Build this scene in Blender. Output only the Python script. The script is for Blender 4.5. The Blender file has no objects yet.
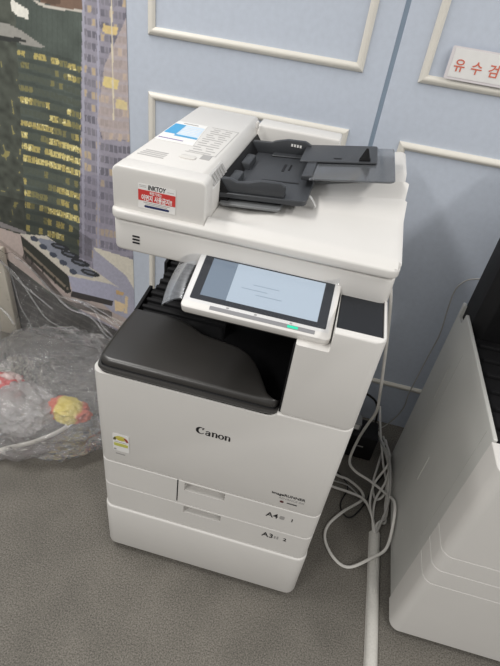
import bpy, bmesh, math, random
import numpy as np
from mathutils import Vector, Matrix, noise
random.seed(7)
S = bpy.context.scene
C = S.collection

# ------------------------------------------------------------------ camera, world, lights, exposure
cam = bpy.data.cameras.new('camera'); co = bpy.data.objects.new('camera', cam); C.objects.link(co)
cam.sensor_fit = 'VERTICAL'; cam.sensor_height = 36.0; cam.lens = 487.33 / 666 * 36.0
rgt, upv, fwd = (.96610, .22775, .12155), (-.23452, .57748, .78200), (-.10791, .78400, -.61132)
mw = Matrix(((rgt[0], upv[0], -fwd[0], .42277), (rgt[1], upv[1], -fwd[1], -.69237), (rgt[2], upv[2], -fwd[2], 1.45510), (0, 0, 0, 1)))
co.matrix_world = mw; cam.clip_start = .02
S.camera = co
w = bpy.data.worlds.new('room_ambient'); S.world = w; w.use_nodes = True
w.node_tree.nodes['Background'].inputs[0].default_value = (1.0, .985, .965, 1)
w.node_tree.nodes['Background'].inputs[1].default_value = .34
def ceiling_light(x, y, sx, sy, pw):
    l = bpy.data.lights.new('ceiling_lamp', 'AREA'); l.shape = 'RECTANGLE'; l.size = sx; l.size_y = sy; l.energy = pw
    l.color = (1.0, .98, .95)
    o = bpy.data.objects.new('ceiling_lamp', l); C.objects.link(o); o.location = (x, y, 2.6)
ceiling_light(-.85, .02, .3, 1.2, 25)
ceiling_light(1.85, .02, .3, 1.2, 19)
ceiling_light(-.85, -2.0, .3, 1.2, 30)
ceiling_light(1.85, -2.0, .3, 1.2, 28)
vs = S.view_settings
vs.view_transform = 'Standard'; vs.look = 'None'; vs.gamma = 1.0; vs.use_curve_mapping = False; vs.exposure = 0.15

# ------------------------------------------------------------------ materials
def mat(name, col, rough=.5, spec=.5, metal=0.0, var=0.0, vscale=40.0, bump=0.0, bscale=300.0, coat=0.0, emit=None, es=1.0, detail=4.0):
    m = bpy.data.materials.new(name); m.use_nodes = True
    nt = m.node_tree; b = nt.nodes['Principled BSDF']
    b.inputs['Roughness'].default_value = rough; b.inputs['Specular IOR Level'].default_value = spec
    b.inputs['Metallic'].default_value = metal; b.inputs['Coat Weight'].default_value = coat
    b.inputs['Base Color'].default_value = (*col, 1)
    tc = nt.nodes.new('ShaderNodeTexCoord')
    if var:
        n = nt.nodes.new('ShaderNodeTexNoise'); n.inputs['Scale'].default_value = vscale; n.inputs['Detail'].default_value = detail
        nt.links.new(tc.outputs['Object'], n.inputs['Vector'])
        r = nt.nodes.new('ShaderNodeValToRGB'); nt.links.new(n.outputs['Fac'], r.inputs[0])
        r.color_ramp.elements[0].position = .3; r.color_ramp.elements[1].position = .7
        r.color_ramp.elements[0].color = (*[max(0, c * (1 - var)) for c in col], 1)
        r.color_ramp.elements[1].color = (*[min(1, c * (1 + var)) for c in col], 1)
        nt.links.new(r.outputs[0], b.inputs['Base Color'])
    if bump:
        n2 = nt.nodes.new('ShaderNodeTexNoise'); n2.inputs['Scale'].default_value = bscale; n2.inputs['Detail'].default_value = 3
        nt.links.new(tc.outputs['Object'], n2.inputs['Vector'])
        bp = nt.nodes.new('ShaderNodeBump'); bp.inputs['Strength'].default_value = bump; bp.inputs['Distance'].default_value = .002
        nt.links.new(n2.outputs['Fac'], bp.inputs['Height']); nt.links.new(bp.outputs[0], b.inputs['Normal'])
    if emit:
        b.inputs['Emission Color'].default_value = (*emit, 1); b.inputs['Emission Strength'].default_value = es
    return m
def clear_mat(name, tint, opacity, rough=.12, ior=1.45, gloss=1.0, bump=0.0, bscale=20):
    """thin clear sheet: mostly see-through, hazy, with a shiny skin"""
    m = bpy.data.materials.new(name); m.use_nodes = True; nt = m.node_tree
    nt.nodes.remove(nt.nodes['Principled BSDF']); out = nt.nodes['Material Output']
    t = nt.nodes.new('ShaderNodeBsdfTransparent'); t.inputs[0].default_value = (*[min(1, .6 + .4 * c / max(tint)) for c in tint], 1)
    d = nt.nodes.new('ShaderNodeBsdfDiffuse'); d.inputs[0].default_value = (*tint, 1)
    g = nt.nodes.new('ShaderNodeBsdfGlossy'); g.inputs['Roughness'].default_value = rough; g.inputs[0].default_value = (gloss, gloss, gloss, 1)
    f = nt.nodes.new('ShaderNodeFresnel'); f.inputs[0].default_value = ior
    m1 = nt.nodes.new('ShaderNodeMixShader'); m1.inputs[0].default_value = opacity
    nt.links.new(t.outputs[0], m1.inputs[1]); nt.links.new(d.outputs[0], m1.inputs[2])
    m2 = nt.nodes.new('ShaderNodeMixShader'); nt.links.new(f.outputs[0], m2.inputs[0])
    nt.links.new(m1.outputs[0], m2.inputs[1]); nt.links.new(g.outputs[0], m2.inputs[2])
    if bump:
        tc = nt.nodes.new('ShaderNodeTexCoord'); n2 = nt.nodes.new('ShaderNodeTexNoise'); n2.inputs['Scale'].default_value = bscale
        n2.inputs['Detail'].default_value = 5; nt.links.new(tc.outputs['Object'], n2.inputs['Vector'])
        bp = nt.nodes.new('ShaderNodeBump'); bp.inputs['Strength'].default_value = bump; bp.inputs['Distance'].default_value = .02
        nt.links.new(n2.outputs['Fac'], bp.inputs['Height'])
        for x in (g, d, f): nt.links.new(bp.outputs[0], x.inputs['Normal'])
    nt.links.new(m2.outputs[0], out.inputs[0])
    return m
WHITE = mat('white_plastic', (.70, .683, .655), .42, .4, var=.015, vscale=8, bump=.06, bscale=900)
WHITE2 = mat('warm_white_plastic', (.66, .64, .605), .45, .4, var=.015, vscale=8)
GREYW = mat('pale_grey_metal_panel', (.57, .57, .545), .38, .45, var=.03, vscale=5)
BLACK = mat('black_plastic', (.011, .011, .012), .6, .2, var=.1, vscale=30, bump=.1, bscale=700)
BLACKG = mat('black_satin_plastic', (.034, .032, .030), .33, .65, var=.05, vscale=10)
DGREY = mat('dark_grey_plastic', (.040, .043, .048), .42, .45, var=.06, vscale=30)
PAD = mat('charcoal_pad', (.018, .020, .024), .7, .3, bump=.2, bscale=900)
MOULD = mat('cream_painted_moulding', (.74, .71, .64), .4, .4, var=.02, vscale=20)
WALLM = mat('pale_blue_wall', (.55, .60, .685), .62, .3, var=.03, vscale=60, bump=.12, bscale=450)
GROOVE = mat('blue_grey_joint', (.31, .385, .47), .6, .3)
CABLE = mat('white_cable', (.72, .70, .66), .45, .4, var=.05, vscale=30)
CABLEG = mat('grey_cable', (.40, .39, .37), .5, .4, var=.05, vscale=30)
CABLEB = mat('black_cable', (.012, .012, .013), .4, .4)
INK = mat('black_ink', (.012, .012, .014), .5, .3)
GREYINK = mat('grey_ink', (.36, .35, .34), .6, .3)
PAPER = mat('white_paper', (.80, .79, .77), .6, .3, var=.02, vscale=50)
SILVER = mat('silver_strip', (.24, .24, .25), .35, .5)

# ------------------------------------------------------------------ helpers
def link(name, me, m, parent=None):
    o = bpy.data.objects.new(name, me); C.objects.link(o)
    if m is not None and not me.materials: me.materials.append(m)
    if parent is not None:
        o.parent = parent
        me.transform(Matrix.Translation(-wl(parent)))
    return o
def wl(o):
    v = Vector((0, 0, 0))
    while o is not None: v += o.location; o = o.parent
    return v
def finish(name, bm, m, parent=None, ang=35, smooth=True):
    bmesh.ops.recalc_face_normals(bm, faces=bm.faces)
    me = bpy.data.meshes.new(name); bm.to_mesh(me); bm.free()
    if smooth:
        me.shade_smooth(); me.set_sharp_from_angle(angle=math.radians(ang))
    return link(name, me, m, parent)
def tag(o, label=None, cat=None, group=None, kind=None):
    if label: o['label'] = label
    if cat: o['category'] = cat
    if group: o['group'] = group
    if kind: o['kind'] = kind
    return o
def empty(name, loc, label, cat, group=None):
    o = bpy.data.objects.new(name, None); C.objects.link(o); o.location = loc; o.empty_display_size = .05
    return tag(o, label, cat, group)
def bevel_sharp(bm, w, seg=2, ang=40):
    es = [e for e in bm.edges if len(e.link_faces) == 2 and e.calc_face_angle(0) > math.radians(ang)]
    if es and w > 0: bmesh.ops.bevel(bm, geom=es, offset=w, segments=seg, profile=.5, affect='EDGES', clamp_overlap=True)
def rrect(x0, x1, y0, y1, r, seg=6):
    """footprint, r = (front-left, front-right, back-right, back-left)"""
    if not isinstance(r, (tuple, list)): r = (r,) * 4
    pts = []
    for (cx, cy, a0, rr) in ((x0 + r[0], y0 + r[0], 180, r[0]), (x1 - r[1], y0 + r[1], 270, r[1]), (x1 - r[2], y1 - r[2], 0, r[2]), (x0 + r[3], y1 - r[3], 90, r[3])):
        if rr <= 0: pts.append((cx, cy)); continue
        for i in range(seg + 1):
            a = math.radians(a0 + 90 * i / seg); pts.append((cx + rr * math.cos(a), cy + rr * math.sin(a)))
    return pts
def prism(pts, lo, hi, axis='z', bev=0.0, bseg=2, ang=40):
    bm = bmesh.new()
    def p(a, b, h): return (a, b, h) if axis == 'z' else ((a, h, b) if axis == 'y' else (h, a, b))
    v0 = [bm.verts.new(p(a, b, lo)) for a, b in pts]; v1 = [bm.verts.new(p(a, b, hi)) for a, b in pts]
    n = len(pts)
    bm.faces.new(v0[::-1]); bm.faces.new(v1)
    for i in range(n): bm.faces.new((v0[i], v0[(i + 1) % n], v1[(i + 1) % n], v1[i]))
    bmesh.ops.recalc_face_normals(bm, faces=bm.faces)
    bevel_sharp(bm, bev, bseg, ang)
    return bm
def box(x0, x1, y0, y1, z0, z1, bev=0.0, bseg=2): return prism([(x0, y0), (x1, y0), (x1, y1), (x0, y1)], z0, z1, 'z', bev, bseg)
def join(*bms):
    r = bms[0]
    for b in bms[1:]:
        t = bpy.data.meshes.new('t'); b.to_mesh(t); b.free(); r.from_mesh(t); bpy.data.meshes.remove(t)
    return r
def boolean(bm, cutters):
    me = bpy.data.meshes.new('a'); bm.to_mesh(me); bm.free(); o = bpy.data.objects.new('a', me); C.objects.link(o)
    cs = []
    for c in cutters:
        bmesh.ops.recalc_face_normals(c, faces=c.faces)
        m2 = bpy.data.meshes.new('b'); c.to_mesh(m2); c.free(); k = bpy.data.objects.new('b', m2); C.objects.link(k); cs.append(k)
        md = o.modifiers.new('b', 'BOOLEAN'); md.operation = 'DIFFERENCE'; md.object = k; md.solver = 'EXACT'
    dg = bpy.context.evaluated_depsgraph_get(); me2 = bpy.data.meshes.new_from_object(o.evaluated_get(dg))
    r = bmesh.new(); r.from_mesh(me2)
    for k in cs + [o]:
        d = k.data; bpy.data.objects.remove(k); bpy.data.meshes.remove(d)
    bpy.data.meshes.remove(me2)
    return r
def catmull(pts, n=8):
    P = [Vector(p) for p in pts]; P = [P[0] * 2 - P[1]] + P + [P[-1] * 2 - P[-2]]; out = []
    for i in range(1, len(P) - 2):
        for k in range(n):
            t = k / n; a, b, c, d = P[i - 1], P[i], P[i + 1], P[i + 2]
            out.append(.5 * ((2 * b) + (c - a) * t + (2 * a - 5 * b + 4 * c - d) * t * t + (3 * b - a - 3 * c + d) * t ** 3))
    out.append(P[-2]); return out
def tube(path, r, seg=8, flat=None):
    bm = bmesh.new(); rings = []; n = len(path); prev = None
    for i, p in enumerate(path):
        t = (path[min(i + 1, n - 1)] - path[max(i - 1, 0)]).normalized()
        if prev is None:
            a = Vector((0, 0, 1)) if abs(t.z) < .9 else Vector((1, 0, 0)); u = t.cross(a).normalized()
        else:
            u = (prev - t * prev.dot(t)).normalized()
        prev = u; v = t.cross(u)
        fx, fy = flat if flat else (1, 1)
        rings.append([bm.verts.new(p + r * (math.cos(2 * math.pi * k / seg) * u * fx + math.sin(2 * math.pi * k / seg) * v * fy)) for k in range(seg)])
    for i in range(n - 1):
        for k in range(seg): bm.faces.new((rings[i][k], rings[i][(k + 1) % seg], rings[i + 1][(k + 1) % seg], rings[i + 1][k]))
    bm.faces.new(rings[0][::-1]); bm.faces.new(rings[-1])
    return bm
def solid_grid(f_top, f_bot, nu, nv):
    """closed slab from two parametric sheets f(u, v) -> xyz"""
    bm = bmesh.new()
    T = [[bm.verts.new(f_top(i / nu, j / nv)) for j in range(nv + 1)] for i in range(nu + 1)]
    B = [[bm.verts.new(f_bot(i / nu, j / nv)) for j in range(nv + 1)] for i in range(nu + 1)]
    for i in range(nu):
        for j in range(nv):
            bm.faces.new((T[i][j], T[i + 1][j], T[i + 1][j + 1], T[i][j + 1])); bm.faces.new((B[i][j], B[i][j + 1], B[i + 1][j + 1], B[i + 1][j]))
    for i in range(nu):
        bm.faces.new((T[i][0], B[i][0], B[i + 1][0], T[i + 1][0])); bm.faces.new((T[i][nv], T[i + 1][nv], B[i + 1][nv], B[i][nv]))
    for j in range(nv):
        bm.faces.new((T[0][j], T[0][j + 1], B[0][j + 1], B[0][j])); bm.faces.new((T[nu][j], B[nu][j], B[nu][j + 1], T[nu][j + 1]))
    return bm
FONTS = {}
def text_mesh(s, size, ext=.0002, bold=0.0, shear=0.0, align='LEFT', sx=1.0):
    cu = bpy.data.curves.new('t', 'FONT'); cu.body = s; cu.size = size; cu.extrude = ext; cu.align_x = align; cu.shear = shear
    cu.offset = bold; cu.resolution_u = 3
    o = bpy.data.objects.new('t', cu); C.objects.link(o)
    dg = bpy.context.evaluated_depsgraph_get(); me = bpy.data.meshes.new_from_object(o.evaluated_get(dg))
    bpy.data.objects.remove(o); bpy.data.curves.remove(cu)
    me.transform(Matrix.Diagonal((sx, 1, 1, 1)))
    return me
def frame_on(o, ux, uy):
    """matrix: local x -> ux, local y -> uy, origin o"""
    ux, uy = Vector(ux).normalized(), Vector(uy).normalized(); uz = ux.cross(uy)
    return Matrix(((ux.x, uy.x, uz.x, o[0]), (ux.y, uy.y, uz.y, o[1]), (ux.z, uy.z, uz.z, o[2]), (0, 0, 0, 1)))
def text(name, s, size, M, m, parent, fit=None, **k):
    me = text_mesh(s, size, **k)
    if fit:
        xs = [v.co.x for v in me.vertices]; ww = max(xs) - min(xs); me.transform(Matrix.Translation((-min(xs), 0, 0))); me.transform(Matrix.Diagonal((fit / ww, 1, 1, 1)))
    me.transform(M); return link(name, me, m, parent)
def plate(name, M, w, h, t, m, parent, r=0.0):
    bm = prism(rrect(0, w, 0, h, r, 4) if r else [(0, 0), (w, 0), (w, h), (0, h)], 0, t)
    bm.transform(M); return finish(name, bm, m, parent, smooth=False)
FRONT = lambda x, z, y=0.0: frame_on((x, y, z), (1, 0, 0), (0, 0, 1))      # faces -y
TOP = lambda x, y, z: frame_on((x, y, z), (1, 0, 0), (0, 1, 0))            # faces +z

# ------------------------------------------------------------------ setting: carpet, wall, mouldings
def carpet():
    m = bpy.data.materials.new('grey_loop_carpet'); m.use_nodes = True; nt = m.node_tree; b = nt.nodes['Principled BSDF']
    b.inputs['Roughness'].default_value = .95; b.inputs['Specular IOR Level'].default_value = .1
    tc = nt.nodes.new('ShaderNodeTexCoord')
    n = nt.nodes.new('ShaderNodeTexNoise'); n.inputs['Scale'].default_value = 260; n.inputs['Detail'].default_value = 3; n.inputs['Roughness'].default_value = .7
    n3 = nt.nodes.new('ShaderNodeTexNoise'); n3.inputs['Scale'].default_value = 7; n3.inputs['Detail'].default_value = 5
    r = nt.nodes.new('ShaderNodeValToRGB'); r.color_ramp.elements[0].position = .33; r.color_ramp.elements[1].position = .72
    r.color_ramp.elements[0].color = (.092, .087, .078, 1); r.color_ramp.elements[1].color = (.31, .293, .265, 1)
    r2 = nt.nodes.new('ShaderNodeValToRGB'); r2.color_ramp.elements[0].position = .3; r2.color_ramp.elements[1].position = .75
    r2.color_ramp.elements[0].color = (.82, .81, .79, 1); r2.color_ramp.elements[1].color = (1.08, 1.06, 1.03, 1)
    mx = nt.nodes.new('ShaderNodeMix'); mx.data_type = 'RGBA'; mx.blend_type = 'MULTIPLY'; mx.inputs[0].default_value = 1
    for k in (n, n3): nt.links.new(tc.outputs['Object'], k.inputs['Vector'])
    nt.links.new(n.outputs[0], r.inputs[0]); nt.links.new(n3.outputs[0], r2.inputs[0])
    nt.links.new(r.outputs[0], mx.inputs[6]); nt.links.new(r2.outputs[0], mx.inputs[7]); nt.links.new(mx.outputs[2], b.inputs['Base Color'])
    bp = nt.nodes.new('ShaderNodeBump'); bp.inputs['Strength'].default_value = .7; bp.inputs['Distance'].default_value = .004
    nt.links.new(n.outputs[0], bp.inputs['Height']); nt.links.new(bp.outputs[0], b.inputs['Normal'])
    return m
WALL_Y = .80
tag(finish('floor', box(-3, 3.2, -4.0, WALL_Y + .1, -.05, 0), carpet()), kind='structure')
wall = tag(finish('wall_back', box(-3, 3.2, WALL_Y + .006, WALL_Y + .1, 0, 2.7), GROOVE), 'pale blue panelled wall with a dark vertical joint behind the printers', kind='structure')
for x0, x1 in ((-2.2, .4735), (.4855, 1.62), (1.632, 3.2)):
    finish('wall_panel', box(x0, x1, WALL_Y, WALL_Y + .007, 0, 2.7, .0015, 1), WALLM, wall)
def moulding(name, x0, x1, z0, z1, label):
    root = bpy.data.objects.new(name, None); C.objects.link(root); root.location = ((x0 + x1) / 2, WALL_Y, z0)
    tag(root, label, kind='structure')
    wd = .02
    prof = [(0, 0), (.0, .004), (.003, .007), (.007, .010), (.012, .0105), (.016, .009), (.018, .006), (.021, .004), (.021, 0)]   # (offset inwards, height off the wall)
    cs = [(x0, z0, 1, 1), (x1, z0, -1, 1), (x1, z1, -1, -1), (x0, z1, 1, -1)]
    for i in range(4):
        a, b = cs[i], cs[(i + 1) % 4]; bm = bmesh.new(); R = []
        for c in (a, b): R.append([bm.verts.new((c[0] + c[2] * d, WALL_Y - h, c[1] + c[3] * d)) for d, h in prof])
        n = len(prof)
        for k in range(n): bm.faces.new((R[0][k], R[0][(k + 1) % n], R[1][(k + 1) % n], R[1][k]))
        bm.faces.new(R[0]); bm.faces.new(R[1][::-1])
        finish('moulding_strip', bm, MOULD, root, ang=50)
moulding('trim_1', -.197, .410, 1.240, 2.35, 'cream rectangular wall moulding above the printer, left of the joint')
moulding('trim_2', -.197, .410, .200, 1.093, 'cream wall moulding mostly hidden behind the white printer')
moulding('trim_3', .556, 1.17, 1.240, 2.35, 'cream wall moulding framing the paper sign with red letters')
moulding('trim_4', .556, 1.17, .200, 1.089, 'lower cream wall moulding between the two office machines')

# ------------------------------------------------------------------ the printed mural on the left of the wall
def make_mural():
    x0, x1, z0, z1 = -1.25, -.262, .0, 1.9
    nx, nz = 330, 560
    X, Z = np.meshgrid(np.linspace(x0, x1, nx + 1), np.linspace(z0, z1, nz + 1), indexing='ij')
    H = np.array([[5.63739871e-01, -1.18882743e-01, 5.15396804e-01], [9.95218359e-02, -7.42612060e-01, 1.0], [-1.37064397e-04, -7.76472525e-04, 2.67091636e-03]])
    Wd = H[2, 0] * X + H[2, 1] * Z + H[2, 2]
    U = (H[0, 0] * X + H[0, 1] * Z + H[0, 2]) / Wd; V = (H[1, 0] * X + H[1, 1] * Z + H[1, 2]) / Wd   # the print's own drawing grid
    rng = np.random.default_rng(3)
    def lin(c): c = np.array(c) / 255.0; return np.where(c <= .04045, c / 12.92, ((c + .055) / 1.055) ** 2.4)
    img = np.zeros(X.shape + (3,))
    def smooth(seed, sx, sz):
        r = np.random.default_rng(seed); g = r.random((int(nx / sx) + 3, int(nz / sz) + 3))
        a = np.arange(nx + 1) / sx; b = np.arange(nz + 1) / sz; ai, bi = a.astype(int), b.astype(int); fa, fb = (a - ai)[:, None], (b - bi)[None, :]
        return (g[ai][:, bi] * (1 - fa) * (1 - fb) + g[ai + 1][:, bi] * fa * (1 - fb) + g[ai][:, bi + 1] * (1 - fa) * fb + g[ai + 1][:, bi + 1] * fa * fb)
    def poly(pts):
        ins = np.zeros(X.shape, bool); n = len(pts)
        for i in range(n):
            (ax, ay), (bx, by) = pts[i], pts[(i + 1) % n]
            if ay == by: continue
            cond = ((ay > V) != (by > V)) & (U < (bx - ax) * (V - ay) / (by - ay) + ax); ins ^= cond
        return ins
    def fill(mask, c, mix=1.0): img[mask] = img[mask] * (1 - mix) + lin(c) * mix
    def blob(u, v, a, b, ang, c):
        t = math.radians(ang); du, dv = U - u, V - v
        fill(((du * math.cos(t) + dv * math.sin(t)) / a) ** 2 + ((-du * math.sin(t) + dv * math.cos(t)) / b) ** 2 < 1, c)
    n1, n2, n3 = smooth(1, 5, 5), smooth(2, 14, 14), smooth(4, 2, 2)
    # dark green glass tower
    img[:] = lin((82, 90, 84))
    img *= (.75 + .5 * n2)[..., None]
    cell = np.floor(U / 5.2).astype(int) + 900
    img[(np.abs(U / 5.2 - np.round(U / 5.2)) < .09) & (V < 60)] *= .88
    # left murky reflection
    ml = U < 17 + .05 * (V - 50); img[ml] = (lin((78, 82, 74)) * (.55 + .8 * n1[..., None]))[ml]
    # lit floors
    row_v = V - .2 * (U - 17) - .0012 * (U - 17) ** 2
    pitch = 11.6; rr = np.floor((row_v - 45) / pitch).astype(int); fr = (row_v - 45) / pitch - rr
    cw = 4.3; cc = np.floor((U - 17 + .02 * V) / cw).astype(int); fc = (U - 17 + .02 * V) / cw - cc
    hsh = lambda a, b, s: (np.sin(a * 127.1 + b * 311.7 + s * 74.7) * 43758.5453) % 1
    zone = (~ml) & (U < 81) & (row_v > 45) & (row_v < 240)
    lit = hsh(rr, np.floor(cc / 4), 1.0) * .55 + hsh(rr, cc, 2.0) * .35 + (hsh(rr, 0 * cc, 5.0)) * .35
    win = zone & (fr > .36) & (fr < .88) & (fc > .12)
    img[zone & (fr <= .3)] *= .80
    fill(win & (lit <= .50), (84, 90, 80)); fill(win & (lit > .50), (126, 122, 84)); fill(win & (lit > .60), (180, 166, 104)); fill(win & (lit > .80), (206, 192, 126))
    dots = win & (lit > .55) & (n3 > .78); img[dots] *= .6
    bright = win & (lit > .7) & (n3 < .22); fill(bright, (244, 232, 170))
    spk = ml & (V > 60) & (V < 230) & (n1 > .86); fill(spk, (150, 142, 92))
    # waterfront and sky scraps along the top edge
    fill(poly([(-60, 17), (6, 23), (20, 30), (46, 48), (28, 46), (0, 37), (-60, 28)]), (150, 148, 142)); fill(poly([(-60, 30), (4, 36), (20, 38), (28, 42), (14, 42), (-60, 36)]), (52, 54, 52))
    fill(poly([(10, -30), (14, 1), (28, 10), (28, 19), (18, 17), (11, 10), (9, -30)]), (226, 224, 214))
    fill(poly([(28, -40), (40, 2), (60, 8), (82, 10), (82, -40)]), (120, 98, 84)); fill(poly([(30, -30), (36, -2), (48, 4), (60, 5), (60, -30)]), (96, 78, 66)); fill(poly([(30, -2), (44, 4), (62, 8), (82, 10), (82, 12), (60, 10), (40, 6)]), (196, 190, 180))
    fill(poly([(-60, -200), (82, -200), (82, -40), (-60, -40)]), (150, 160, 172))
    # lavender tower on the right
    tw = (U > 82 - .012 * V); img[tw] = lin((150, 146, 158)); img[tw] *= (.85 + .3 * n2[tw])[..., None]
    row2 = V - .36 * (U - 82) + .0035 * (U - 82) ** 2; p2 = 12.2; r2 = np.floor(row2 / p2).astype(int); f2 = row2 / p2 - r2
    c2w = 4.4; c2 = np.floor((U - 82) / c2w).astype(int); g2 = (U - 82) / c2w - c2
    wz = tw & (f2 > .28) & (f2 < .86) & (g2 > .2)
    l2 = hsh(r2, c2, 9.0) * .5 + hsh(r2, np.floor(c2 / 3), 11.0) * .5
    fill(wz & (l2 < .42), (112, 110, 120)); fill(wz & (l2 >= .42) & (l2 < .74), (130, 127, 136)); fill(wz & (l2 >= .74), (186, 168, 142))
    fill(tw & (np.abs(U - 98) < 1.1), (168, 166, 182)); fill(tw & (np.abs(U - 83) < 1.3), (166, 164, 178))
    tri = poly([(126, 18), (104, 66), (97, 120), (103, 140), (130, 140), (130, 18)]); fill(tri, (192, 176, 168), .62)
    fill(tri & (f2 < .25), (176, 168, 172), .7); fill(poly([(104, 76), (119, 80), (117, 90), (102, 86)]), (226, 206, 132), .8); fill(poly([(103, 24), (118, 28), (116, 36), (102, 32)]), (222, 196, 128), .8); fill(poly([(116, 99), (127, 102), (127, 110), (115, 108)]), (222, 204, 140), .7)
    fill(tw & (np.abs(U - 111 - .02 * V) < .7) & (V < 120), (214, 204, 182))
    fill(tw & (V > 175), (128, 124, 142), .3)
    fill(poly([(93, 247), (140, 262), (140, 308), (112, 286)]), (206, 200, 186)); fill(poly([(93, 249), (126, 276), (140, 300), (140, 330), (93, 300)]), (158, 157, 172))
    # street gloom behind the roof
    gl = poly([(-80, 175), (40, 205), (92, 240), (92, 262), (20, 240), (-80, 215)]); img[gl] *= .62
    # roof terrace
    fill(poly([(-80, 196), (0, 228), (24, 236), (112, 312), (150, 330), (150, 350), (112, 326), (60, 300), (0, 254), (-80, 222)]), (176, 162, 156))
    fill(poly([(-80, 190), (0, 222), (26, 232), (26, 235), (0, 227), (-80, 196)]), (128, 124, 124)); fill(poly([(-80, 205), (0, 240), (60, 285), (112, 318), (112, 321), (60, 288), (0, 243), (-80, 208)]), (150, 138, 132))
    fill(poly([(-80, 224), (0, 254), (60, 302), (112, 328), (150, 352), (150, 480), (-80, 420)]), (64, 62, 60))
    low = poly([(-80, 224), (0, 254), (60, 302), (112, 328), (150, 352), (150, 480), (-80, 420)])
    s1 = low & (np.abs(((V - .55 * U) / 7.5) % 1 - .5) < .12); fill(s1, (84, 80, 78), .7)
    s2 = low & (np.abs(((U + .35 * V) / 9) % 1 - .5) < .06); fill(s2, (48, 46, 44), .6)
    # rooftop cooling unit
    fill(poly([(24, 252), (66, 300), (112, 312), (112, 318), (60, 304), (22, 258)]), (52, 48, 46), .8)
    fill(poly([(20, 235), (68, 275), (71, 292), (67, 294), (24, 254)]), (50, 51, 46)); fill(poly([(23, 246), (68, 288), (68, 291), (23, 249)]), (122, 112, 98))
    fill(poly([(20, 234), (46, 236), (119, 288), (110, 289), (68, 276)]), (196, 190, 178)); fill(poly([(68, 276), (110, 284), (119, 288), (113, 301), (72, 291)]), (160, 160, 178)); fill(poly([(72, 291), (113, 301), (112, 306), (70, 297)]), (58, 54, 54))
    fill(poly([(36, 238), (50, 240), (62, 246), (70, 252), (98, 275), (92, 278), (76, 274), (66, 266), (54, 256), (42, 246)]), (132, 136, 148))
    for (a, b) in ((60, 247), (70, 255), (80, 263), (90, 273)): blob(a, b, 10, 3.0, 17, (44, 46, 50)); blob(a - 1, b - .5, 5.5, 1.0, 17, (96, 100, 110))
    for (a, b) in ((34, 239), (43, 247), (53, 255), (63, 263), (73, 272)): blob(a, b, 4.2, 2.5, 25, (66, 72, 86))
    for (a, b) in ((25, 256), (31, 262), (42, 270), (54, 281), (65, 290)): fill(poly([(a, b - 4), (a + 1.4, b - 4), (a + 1.4, b + 3), (a, b + 3)]), (46, 42, 40))
    fill(poly([(114, 300), (124, 304), (124, 312), (115, 311)]), (208, 186, 150)); fill(poly([(125, 296), (128, 297), (127, 314), (124, 313)]), (204, 184, 150)); fill(poly([(116, 290), (124, 293), (123, 296), (116, 294)]), (186, 156, 112))
    img *= (.93 + .14 * n3)[..., None]
    verts = np.stack([X, np.full_like(X, WALL_Y - .0015), Z], -1).reshape(-1, 3)
    idx = np.arange((nx + 1) * (nz + 1)).reshape(nx + 1, nz + 1)
    F = np.stack([idx[:-1, :-1], idx[1:, :-1], idx[1:, 1:], idx[:-1, 1:]], -1).reshape(-1, 4)
    # closing the thin sheet: border down to the wall
    me = bpy.data.meshes.new('mural'); me.from_pydata(verts.tolist(), [], F.tolist())
    ca = me.color_attributes.new('print', 'FLOAT_COLOR', 'POINT')
    ca.data.foreach_set('color', np.concatenate([(img.reshape(-1, 3) * 1.12 + .012), np.ones((verts.shape[0], 1))], 1).astype(np.float32).ravel())
    m = bpy.data.materials.new('printed_wallpaper'); m.use_nodes = True; nt = m.node_tree; b = nt.nodes['Principled BSDF']
    at = nt.nodes.new('ShaderNodeAttribute'); at.attribute_name = 'print'; nt.links.new(at.outputs['Color'], b.inputs['Base Color'])
    b.inputs['Roughness'].default_value = .55; b.inputs['Specular IOR Level'].default_value = .3
    return link('wall_mural', me, m)
tag(make_mural(), 'large printed city photograph of lit office towers covering the left of the wall', 'mural')

# paper sign
sg = empty('paper_sign', (.75, WALL_Y, 1.266), 'laminated white paper sign with red Korean letters on the blue wall', 'sign')
SM = frame_on((.622, WALL_Y - .0155, 1.268), (1, .0, -.004), (0, .0, 1))
LAM = mat('laminated_sheet', (.74, .70, .71), .22, .5)
plate('laminate', frame_on((.614, WALL_Y - .0135, 1.262), (1, 0, -.004), (0, 0, 1)), .36, .074, .0008, LAM, sg, .004)
plate('paper_sheet', frame_on((.622, WALL_Y - .0145, 1.268), (1, 0, -.004), (0, 0, 1)), .344, .064, .0006, PAPER, sg)
RED = mat('red_print', (.66, .17, .11), .5, .3)
for i, ch in enumerate(('유', '수', '검')):
    text('letter', ch, .031, frame_on((.629 + i * .0425, WALL_Y - .0157, 1.284 - i * .0003), (1, 0, 0), (0, 0, 1)), RED, sg, bold=.0004)

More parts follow.
